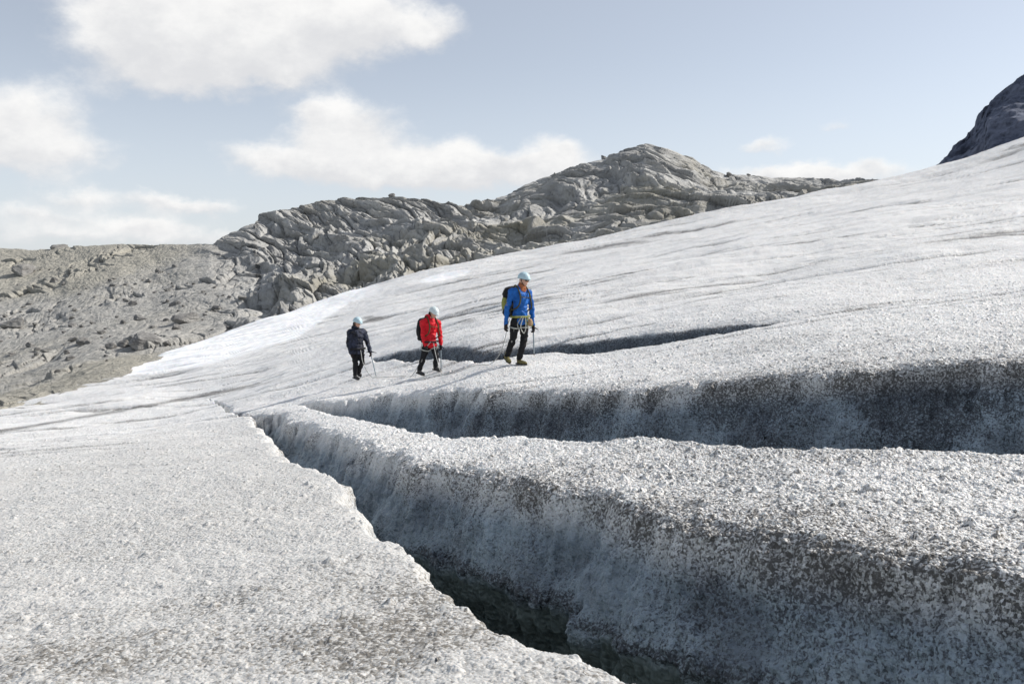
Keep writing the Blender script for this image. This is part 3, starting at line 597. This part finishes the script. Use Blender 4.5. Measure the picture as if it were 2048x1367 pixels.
def person(label, Y, j, hf, jacket, boots, helmet_tilt, glasses, stripe, thick, hood=False, harness=None, helm=None):
    helm = helm or M_HELM
    """j: joints as (u, v, depth offset); hf: direction the head faces; the chest heads down the rope line towards the lower right"""
    fw = Vector((.6, -.8, 0)); lf = Vector((.8, .6, 0)); up = Vector((0, 0, 1))
    J = {k: Vector(P(u, v, Y + dy)) for k, (u, v, dy) in j.items()}
    # set the lower foot on the ice
    lows = [J['toe_r'], J['toe_l'], J['heel_r'], J['heel_l']]
    lift = max(glacier_height(p.x, p.y) - p.z for p in lows)
    for k in J: J[k] = J[k] + up * lift
    org = Vector((J['pelvis'].x, J['pelvis'].y, min(p.z for p in lows) + lift * 0))
    ax = (lf, fw, up)
    # ---- body
    bm = bmesh.new(); hc = J['head']; hx = Vector(hf).normalized(); hl = up.cross(hx).normalized(); hu = hx.cross(hl).normalized(); hax = (hl, hx, hu)
    ellipsoid(bm, hc, hax, (.074, .094, .112)); ellipsoid(bm, hc + hx * .035 - hu * .062, hax, (.054, .058, .055))
    limb(bm, [hc + hx * .088 + hu * .018, hc + hx * .112 - hu * .022], [.011, .016], 8); ellipsoid(bm, hc + hx * .093 - hu * .06, hax, (.025, .012, .008), 8, 6)
    for s in (-1, 1): ellipsoid(bm, hc + hl * .076 * s - hu * .005, hax, (.012, .02, .032), 8, 6)
    limb(bm, [hc - hu * .05 - hx * .02, J['neck'] - up * .05], [.058, .066])
    def trunk(bm, g):
        pv, nk = J['pelvis'], J['neck']; ch = pv.lerp(nk, .68)
        for t, wv_, dv in ((0, .155, .115), (.1, .16, .118), (.22, .155, .115), (.36, .15, .112), (.5, .162, .118), (.64, .178, .125), (.76, .185, .122), (.86, .16, .10)):
            ellipsoid(bm, pv.lerp(nk, t), ax, (wv_ + g, dv + g, .11))
        for s in 'rl': limb(bm, [nk.lerp(J['sh_' + s], .25) - up * .03, J['sh_' + s]], [.08 + g * .5, .068 + g])
    def arm(bm, s, g, cuff=.86):
        a, e, h = J['sh_' + s], J['el_' + s], J['ha_' + s]; w_ = e.lerp(h, cuff)
        limb(bm, [a, a.lerp(e, .5), e, e.lerp(w_, .45), w_], [.062 + g, .054 + g, .045 + g, .043 + g * .9, .034 + g * .8])
    def leg(bm, s, g, low=.97):
        h, k, a = J['hip_' + s], J['kn_' + s], J['an_' + s]; a = k.lerp(a, low)
        limb(bm, [h, h.lerp(k, .5), k, k.lerp(a, .38), a], [.09 + g, .078 + g, .058 + g, .056 + g, .042 + g * 1.3])
    trunk(bm, -.02)
    for s in 'rl': arm(bm, s, -.008, 1.0); leg(bm, s, -.015, 1.0)
    body = finish('person', bm, M_SKIN, None, org, .009, 2)
    tag(body, label, 'person', 'roped hikers crossing the glacier')
    pr = lambda n_, b_, m_, vx=None, **k: finish(n_, b_, m_, body, org, vx, **k)
    # ---- clothes
    bm = bmesh.new(); trunk(bm, thick)
    for s in 'rl': arm(bm, s, thick * .8)
    limb(bm, [J['neck'] - up * .06, J['neck'] + up * .015], [.105, .085])
    if hood: ellipsoid(bm, J['neck'] + up * .03 - fw * .09, ax, (.11, .08, .09)); ellipsoid(bm, J['neck'] + up * .06, ax, (.088, .085, .07))
    ellipsoid(bm, J['pelvis'] - up * .02, ax, (.172 + thick, .135 + thick, .11))
    pr('jacket', bm, jacket, .013, rough=.022)
    bm = bmesh.new(); ellipsoid(bm, J['pelvis'] - up * .01, ax, (.168, .128, .13))
    for s in 'rl': leg(bm, s, .012)
    tr = pr('trousers', bm, M_BLACK, .013, rough=.018)
    if stripe:
        for s, sg in (('r', -1), ('l', 1)):
            bm = bmesh.new(); h, k, a = J['hip_' + s], J['kn_' + s], J['an_' + s]; o_ = lf * sg * .5 + fw * .5
            limb(bm, [h.lerp(k, .45) + o_ * .088, k + o_ * .072, k.lerp(a, .5) + o_ * .058, k.lerp(a, .9) + o_ * .05], [.018, .02, .018, .015], 8)
            finish('side_panel', bm, M_GREY, tr, org, None)
    for s in 'rl':
        a, t, h = J['an_' + s], J['toe_' + s], J['heel_' + s]; d = (t - h).normalized(); sd_ = up.cross(d).normalized(); un = d.cross(sd_)
        bm = bmesh.new(); limb(bm, [a + un * .07, a, h + un * .06 + d * .05, h.lerp(t, .55) + un * .05, t + un * .042 - d * .02], [.055, .055, .05, .046, .038]); ellipsoid(bm, h.lerp(t, .74) + un * .045, (sd_, d, un), (.054, .085, .042))
        bt = pr('boot', bm, boots, .011)
        bm = bmesh.new(); L = (t - h).length
        prof = [(-.02, .034), (.06, .04), (L * .5, .036), (L * .75, .054), (L, .034), (L + .03, .012)]
        top = [h + d * q + sd_ * w_ for q, w_ in prof] + [h + d * q - sd_ * w_ for q, w_ in prof[::-1]]
        vb = [bm.verts.new(p + un * .008) for p in top]; vt = [bm.verts.new(p + un * .034) for p in top]
        bm.faces.new(vb); bm.faces.new(vt[::-1])
        for k in range(len(vb)): bm.faces.new((vb[k], vt[k], vt[(k + 1) % len(vb)], vb[(k + 1) % len(vb)]))
        finish('sole', bm, M_SOLE, bt, org, None, smooth_shade=False)
        # gloved hand: palm, four curled fingers, thumb
        e, hd = J['el_' + s], J['ha_' + s]; d = (hd - e).normalized(); inn = (lf if s == 'r' else -lf); fr = (fw - d * fw.dot(d)).normalized(); inn = (inn - d * inn.dot(d)).normalized()
        bm = bmesh.new(); w0 = hd - d * .05
        limb(bm, [w0 - d * .03, w0 + d * .03], [.036, .036]); ellipsoid(bm, w0 + d * .055, (fr, inn, d), (.046, .022, .055))
        for q, ln in enumerate((.072, .082, .076, .06)):
            b0 = w0 + d * .1 + fr * (.032 - .021 * q); kx = b0 + d * ln * .42 + inn * .012; tx = kx + d * ln * .12 + inn * ln * .42; t2 = tx - d * ln * .28 + inn * ln * .1
            limb(bm, [b0 - d * .02, b0, kx, tx, t2], [.013, .013, .0125, .011, .010], 8)
        tb = w0 + d * .035 + fr * .042; limb(bm, [tb - fr * .01, tb + d * .03 + fr * .018 + inn * .012, tb + d * .052 + fr * .006 + inn * .034], [.016, .014, .011], 8)
        pr('glove', bm, M_GLOVE, .006, smooth=1)
    # ---- head gear
    bm = bmesh.new(); hu2 = (hu + hx * helmet_tilt).normalized(); hx2 = (hx - hu2 * hx.dot(hu2)).normalized(); hl2 = hu2.cross(hx2); rows = []; n_ = 24
    for i in range(11):
        th = i / 10 * 1.72; rr = math.sin(min(th, 1.57)) + (max(th - 1.45, 0) * .1)
        rows.append([bm.verts.new(hc + hu2 * (.05 + .112 * math.cos(th) - (.02 * max(-math.cos(2 * math.pi * k / n_), 0) if i == 10 else 0)) + hx2 * (rr * (.121 + (.022 * max(math.cos(2 * math.pi * k / n_), 0) ** 3 if i > 8 else 0)) * math.cos(2 * math.pi * k / n_)) + hl2 * (rr * .104 * math.sin(2 * math.pi * k / n_))) for k in range(n_)])
    for r0, r1 in zip(rows[:-1], rows[1:]):
        for k in range(n_): bm.faces.new((r0[k], r0[(k + 1) % n_], r1[(k + 1) % n_], r1[k]))
    bmesh.ops.remove_doubles(bm, verts=bm.verts, dist=1e-5); bmesh.ops.solidify(bm, geom=list(bm.faces), thickness=.012)
    he = pr('helmet', bm, helm)
    for s in (-1, 1):
        bm = bmesh.new(); tube(bm, [hc + hl * s * .098 + hu * .04, hc + hl * s * .085 - hu * .04 + hx * .02, hc + hl * s * .03 - hu * .112 + hx * .05], .006, 6); finish('chin_strap', bm, M_PACK, he, org)
        bm = bmesh.new()
        for q in range(3): ellipsoid(bm, hc + hl2 * s * .07 + hu2 * .125 - hx2 * (.045 * (q - 1)), (hx2, hl2, hu2), (.016, .014, .008), 8, 5)
        finish('vent', bm, M_PACK, he, org)
    if glasses:
        bm = bmesh.new()
        for s in (-1, 1): ellipsoid(bm, hc + hx * .09 + hl * .034 * s + hu * .012, hax, (.036, .02, .027), 12, 8)
        tube(bm, [hc + hl * .084 + hu * .024, hc + hl * .07 + hx * .075 + hu * .024, hc + hx * .102 + hu * .025, hc - hl * .07 + hx * .075 + hu * .024, hc - hl * .084 + hu * .024], .006, 6)
        pr('sunglasses', bm, M_GLASS)
    else:
        for s in (-1, 1):
            bm = bmesh.new(); ellipsoid(bm, hc + hx * .084 + hl * .032 * s + hu * .012, hax, (.013, .012, .01), 8, 6); pr('eye', bm, M_GLASS)
        bm = bmesh.new(); ellipsoid(bm, hc - hx * .035 - hu * .035, hax, (.084, .075, .075)); pr('hair', bm, M_HAIR)
    if harness:
        hb, lp, gear = harness; pv = J['pelvis']
        def ring(c, a1, a2, r1, r2, t, m_, n2='leg_loop', par=None):
            bm = bmesh.new(); q = [c + a1 * (r1 * math.cos(2 * math.pi * k / 20)) + a2 * (r2 * math.sin(2 * math.pi * k / 20)) for k in range(21)]; limb(bm, q, [t] * 21, 8)
            return finish(n2, bm, m_, par or body, org)
        hz = ring(pv + up * .055, lf, fw, .192 + thick, .152 + thick, .021, hb, 'harness')
        for s in 'rl':
            c = J['hip_' + s].lerp(J['kn_' + s], .38); d = (J['kn_' + s] - J['hip_' + s]).normalized(); a2 = (fw - d * fw.dot(d)).normalized(); ring(c, d.cross(a2), a2, .104, .104, .014, lp, 'leg_loop', hz)
            bm = bmesh.new(); tube(bm, [pv + up * .05 + fw * (.155 + thick) + lf * (.09 if s == 'l' else -.09), c + fw * .12 + lf * (.02 if s == 'l' else -.02) + up * .08, c + fw * .105], .011, 6); finish('webbing_strap', bm, lp, hz, org)
        if gear:
            for q in range(3):
                bm = bmesh.new(); c = pv + fw * (.16 + thick) + lf * (.06 + .055 * q) - up * .02 * q
                tube(bm, [c + up * .03, c + lf * .03 - up * .04, c - up * .1, c - lf * .02 - up * .03, c + up * .03], .009, 6); finish('carabiner', bm, M_METAL if q % 2 else M_LIME, hz, org)
            bm = bmesh.new(); ellipsoid(bm, pv + fw * .17 + lf * .13 - up * .06, ax, (.06, .045, .085)); finish('gear_pouch', bm, M_TAN, hz, org, .012)
            bm = bmesh.new(); c = pv - lf * .06 + fw * (.17 + thick); tube(bm, [c + up * .04, c - lf * .06 - up * .14, c - up * .27 + lf * .02, c + lf * .07 - up * .16, c + lf * .06 + up * .04], .010, 6); finish('sling', bm, M_WEB, hz, org)
    return body, J, lift, org

FW, LF, UPV = Vector((.6, -.8, 0)), Vector((.8, .6, 0)), Vector((0, 0, 1))
def backpack(label, J, jac, side, w, h, d, group='packs on the hikers'):
    c = J['neck'].lerp(J['pelvis'], .48) - FW * (.17 + d); org = J['neck'].lerp(J['pelvis'], .5) - FW * .2
    ax = (LF, FW, UPV); bm = bmesh.new()
    for q in range(-3, 4): ellipsoid(bm, c + UPV * q / 3 * h * .72 + FW * (-.02 if q < 1 else .0), ax, (w * (1 - .04 * abs(q)), d, h * .4))
    for sx in (-1, 1): limb(bm, [c + LF * sx * w * .55 - UPV * h * .75, c + LF * sx * w * .55 + UPV * h * .75], [d * .85] * 2)
    o = finish('backpack', bm, M_PACK, None, org, .014, rough=.02); tag(o, label, 'backpack', group)
    bm = bmesh.new(); ellipsoid(bm, c + UPV * (h * .98), ax, (w * .95, d * 1.05, .075)); ellipsoid(bm, c + UPV * (h * .98) + FW * .05, ax, (w * .8, d * .8, .07)); finish('lid', bm, M_PACK, o, org, .014, rough=.015)
    for sx in (-1, 1):
        bm = bmesh.new(); ellipsoid(bm, c + LF * sx * w * .98 - UPV * h * .1, ax, (.045, d * .75, h * .62)); finish('side_pocket', bm, side, o, org, .012)
        s = J['sh_l'] if sx > 0 else J['sh_r']; b = J['neck'].lerp(s, .58); t = jac
        bm = bmesh.new(); q = smooth_path([b - FW * (.13 + t) - UPV * .04, b + UPV * (.085 + t) - FW * .02, b + FW * (.105 + t) - UPV * .04, b + FW * (.15 + t) - UPV * .2 + LF * sx * .01, b + FW * (.11 + t) - UPV * .34 + LF * sx * .05, b - FW * .08 - UPV * .42 + LF * sx * .09], 6)
        limb(bm, q, [.016] * len(q), 8); finish('shoulder_strap', bm, M_STRAP, o, org)
    bm = bmesh.new(); bl = J['neck'].lerp(J['sh_l'], .55) + FW * (.155 + jac) - UPV * .14; br = J['neck'].lerp(J['sh_r'], .55) + FW * (.155 + jac) - UPV * .14
    tube(bm, [br, (bl + br) / 2 + FW * .015, bl], .01, 6); finish('chest_strap', bm, M_STRAP, o, org)
    return o
def ice_axe(label, head, tip, pick_dir, group='ice axes in the hikers\' hands'):
    head, tip, pd = Vector(head), Vector(tip), Vector(pick_dir).normalized(); d = (tip - head).normalized()
    bm = bmesh.new(); limb(bm, [head - d * .01, head.lerp(tip, .5), tip - d * .06], [.015, .014, .013], 8); o = finish('ice_axe', bm, M_METAL, None, head); tag(o, label, 'ice axe', group)
    bm = bmesh.new(); limb(bm, [head, head + pd * .09 + d * .006, head + pd * .17 + d * .035], [.016, .012, .004], 8); finish('pick', bm, M_PACK, o, head)
    bm = bmesh.new(); sx = d.cross(pd).normalized(); ellipsoid(bm, head - pd * .075, (pd, sx, d), (.055, .032, .009), 10, 6); limb(bm, [head, head - pd * .05], [.014, .012], 8); finish('adze', bm, M_PACK, o, head)
    bm = bmesh.new(); limb(bm, [tip - d * .07, tip - d * .03, tip], [.012, .008, .002], 8); finish('spike', bm, M_PACK, o, head)

# joints are read as (u, v, depth offset in metres)
blue = {'head': (1047, 562, .0), 'neck': (1042, 577, .02), 'pelvis': (1040, 640, 0), 'sh_r': (1024.5, 585, -.11), 'sh_l': (1058, 588, .11), 'el_r': (1014, 619, -.10), 'el_l': (1063.5, 621, .13), 'ha_r': (1011, 655, -.05), 'ha_l': (1066.5, 657, .10),
        'hip_r': (1032, 641, -.06), 'hip_l': (1048, 641, .06), 'kn_r': (1026, 679, .02), 'kn_l': (1048, 682, .03), 'an_r': (1013.5, 713, .24), 'an_l': (1038.5, 718, .12), 'heel_r': (1008.5, 717, .30), 'toe_r': (1018.5, 728.5, .16), 'heel_l': (1034.5, 730, .16), 'toe_l': (1052, 732, -.02)}
bB, bJ, bl, _ = person('person in a blue jacket and dark sunglasses leading the walkers across the ice', 17.85, blue, (.82, -.55, -.08), M_BLUE, M_BOOT, .12, True, True, .009, harness=(M_LIME, M_WEB, True))
bm = bmesh.new(); nk = bJ['neck']
limb(bm, [nk - UPV * .05 + FW * .02, nk + UPV * .05 + FW * .02], [.094, .078]); ellipsoid(bm, nk + FW * .09 - UPV * .03, (LF, FW, UPV), (.075, .03, .075)); finish('neck_scarf', bm, M_BUFF, bB, _, .012, rough=.012)
backpack('dark backpack with yellow green sides on the back of the person in blue', bJ, .012, M_LIME, .185, .27, .13)
ice_axe('ice axe hanging upright beside the left leg of the person in blue', bJ['ha_l'] + UPV * .0, bJ['ha_l'] - UPV * .58 + FW * .03, FW)

red = {'head': (866, 630, -.04), 'neck': (861, 641, 0), 'pelvis': (859.5, 691, 0), 'sh_r': (846.5, 648, -.11), 'sh_l': (876, 651, .11), 'el_r': (846, 673, -.12), 'el_l': (880, 674, .12), 'ha_r': (851, 697, -.14), 'ha_l': (881.5, 697, .06),
       'hip_r': (853, 692, -.06), 'hip_l': (866, 692, .06), 'kn_r': (846, 721, .0), 'kn_l': (872.5, 716, -.02), 'an_r': (838.5, 744, .1), 'an_l': (870.5, 738.5, .05), 'heel_r': (834.5, 751, .12), 'toe_r': (847, 755.5, -.02), 'heel_l': (867.5, 744, .1), 'toe_l': (880.5, 747.5, -.08)}
rB, rJ, rl, _ = person('person in a bright red jacket walking with head bowed in the middle of the rope', 21.85, red, (.75, -.45, -.5), M_RED, M_BOOTD, .1, False, True, .02, hood=True, harness=(M_PACK, M_WEB, False), helm=M_HELMW)
backpack('black backpack worn by the person in the red jacket', rJ, .024, M_PACK, .175, .24, .115)
ice_axe('ice axe held low by the person in the red jacket', rJ['ha_l'], rJ['ha_l'] - UPV * .62 + FW * .02, FW)

gray = {'head': (714, 652, -.02), 'neck': (713, 664, 0), 'pelvis': (714.5, 707, 0), 'sh_r': (700.5, 671, -.1), 'sh_l': (728, 671, .1), 'el_r': (697.5, 693, -.1), 'el_l': (735, 690.5, .1), 'ha_r': (703, 715.5, -.12), 'ha_l': (741, 712, .0),
        'hip_r': (709.5, 708, -.05), 'hip_l': (720, 708, .05), 'kn_r': (711, 733, -.03), 'kn_l': (724.5, 731, -.02), 'an_r': (710, 756, .02), 'an_l': (716, 752, .2), 'heel_r': (707.5, 762.5, .05), 'toe_r': (717, 766, -.08), 'heel_l': (713, 754, .27), 'toe_l': (721, 759.5, .14)}
gB, gJ, gl, _ = person('person in a dark patterned jacket and pale blue helmet last on the rope', 23.7, gray, (.85, -.4, -.3), M_NAVY, M_BOOTD, .05, False, False, .028, hood=True, harness=(M_PACK, M_PACK, False))
tip = Vector(P(752.5, 754, 23.5)); tip.z = glacier_height(tip.x, tip.y) - .02
ice_axe('ice axe planted in the ice like a cane by the hiker in the dark jacket', gJ['ha_l'] + UPV * .03, tip, (.9, -.2, .05))

# rope lying slack on the ice between the hikers
def rope(label, a, b, mids, group='rope lengths between the hikers'):
    pts = [Vector(a)]
    for u, v, y, *free in mids:
        x = (u - 1024) / F * y; pts.append(Vector(P(u, v, y)) if free else Vector((x, y, glacier_height(x, y) + .03)))
    pts.append(Vector(b)); q = smooth_path(pts, 8)
    q = [Vector((p.x, p.y, max(p.z, glacier_height(p.x, p.y) + .025))) for p in q]
    bm = bmesh.new(); limb(bm, q, [.008] * len(q), 8); tag(finish('climbing_rope', bm, M_ROPE, None, q[0]), label, 'rope', group)
rope('pale rope hanging slack between the person in the dark jacket and the person in red', gJ['pelvis'] + FW * .2 + UPV * .02, rJ['pelvis'] - FW * .1 + LF * -.18, [(727, 728, 23.4, 1), (745, 748, 23.2), (768, 756, 22.9), (795, 756, 22.6), (820, 748, 22.3), (842, 720, 22.1, 1)])
rope('pale rope trailing over the ice between the person in red and the person in blue', rJ['pelvis'] + FW * .18 + UPV * .02, bJ['pelvis'] - FW * .1 - LF * .2, [(873, 715, 21.3, 1), (886, 740, 20.9), (915, 746, 20.3), (950, 741, 19.5), (980, 728, 18.8), (1003, 700, 18.3, 1)])

# ------------------------------------------------------------------ loose boulders on the moraine and the hill
rng = random.Random(4)
def boulder_mesh(seed, flat):
    r = random.Random(seed); bm = bmesh.new(); bmesh.ops.create_icosphere(bm, subdivisions=4, radius=1)
    pl = [(Vector((r.gauss(0, 1), r.gauss(0, 1), r.gauss(0, 1))).normalized(), r.uniform(.55, .95)) for _ in range(13)]
    for v in bm.verts:
        d = v.co.normalized(); k = min([1.15] + [o_ / n_.dot(d) for n_, o_ in pl if n_.dot(d) > .05]); v.co = d * k
    co = np.array([v.co[:] for v in bm.verts]); nz = fbm(co[:, 0] * 2.2 + seed, co[:, 1] * 2.2, co[:, 2] * 2.2, 4, 400 + seed) * .09
    for v, q in zip(bm.verts, nz): v.co = v.co * (1 + q); v.co.z *= flat
    me = bpy.data.meshes.new('boulder'); bm.to_mesh(me); bm.free(); me.materials.append(M_BOULD); me.polygons.foreach_set('use_smooth', [False] * len(me.polygons)); return me
BM_ = [boulder_mesh(s, f) for s, f in ((1, .6), (2, .8), (3, .5), (4, .7), (5, .9), (6, .45))]
HU, HV = HILL['u'].ravel(), HILL['v'].ravel(); HP = np.stack([HILL['x'].ravel(), HILL['y'].ravel(), HILL['z'].ravel()], 1)
def boulder(u, v, w_px, label, k=None, group='boulders lying on the moraine', sink=.25):
    i = int(np.argmin((HU - u) ** 2 + (HV - v) ** 2)); p = HP[i]; s = w_px / F * p[1] / 2
    o = bpy.data.objects.new('boulder', BM_[k if k is not None else rng.randrange(6)]); C.objects.link(o)
    o.location = (p[0], p[1], p[2] + s * sink); o.scale = (s, s * rng.uniform(.7, 1), s * rng.uniform(.8, 1.1)); o.rotation_euler = (rng.uniform(-.25, .25), rng.uniform(-.25, .25), rng.uniform(0, 6.28))
    return tag(o, label, 'boulder', group)
boulder(785, 394, 15, 'small blocky boulder on the crest of the middle hill', 1, 'boulders standing on the skyline', .25)
boulder(1206, 317, 12, 'small boulder on the left shoulder of the highest peak', 4, 'boulders standing on the skyline', .5)
boulder(1457, 353, 14, 'dark boulder on the saddle right of the highest peak', 1, 'boulders standing on the skyline', .5)
boulder(1497, 352, 10, 'low boulder right of the dark boulder on the saddle', 3, 'boulders standing on the skyline', .4)
boulder(1770, 367, 15, 'boulder on the skyline close to the glacier edge', 0, 'boulders standing on the skyline', .5)
boulder(120, 503, 34, 'dark rock outcrop on the skyline of the low moraine', 2, 'boulders standing on the skyline', .4)
boulder(1024, 402, 30, 'pale block below the step in the ridge of the peak', 5, 'boulders standing on the skyline', .3)
boulder(44, 548, 66, 'large pale slab boulder high on the far left moraine', 5)
boulder(373, 643, 52, 'long pale slab lying alone in the middle of the moraine', 2)
boulder(292, 694, 62, 'broad pale boulder close to the ice edge on the moraine', 0)
boulder(25, 655, 50, 'flat boulder at the left edge of the moraine', 3)
for (u, v) in [(62, 610), (150, 655), (118, 660), (74, 650), (190, 648), (250, 690), (228, 700), (145, 683), (165, 690), (180, 684), (60, 690), (18, 712), (95, 705), (240, 645), (330, 690), (305, 652), (420, 640), (455, 655), (488, 600), (350, 610), (270, 610), (210, 600), (165, 575), (110, 560), (230, 570), (300, 560), (350, 535), (330, 585), (395, 600), (430, 615), (275, 640), (200, 665), (135, 718), (120, 742), (345, 660)]:
    boulder(u + rng.uniform(-6, 6), v + rng.uniform(-4, 4), rng.uniform(12, 28), 'small angular grey boulder among the scattered stones of the moraine')
for k in range(110):
    u = rng.uniform(0, 470); lo = np.interp(u, [0, 235, 470], [770, 725, 665]); v = rng.uniform(535, lo - 6)
    boulder(u, v, 5 + 9 * rng.random() ** 2, 'small angular grey boulder among the scattered stones of the moraine', sink=.35)
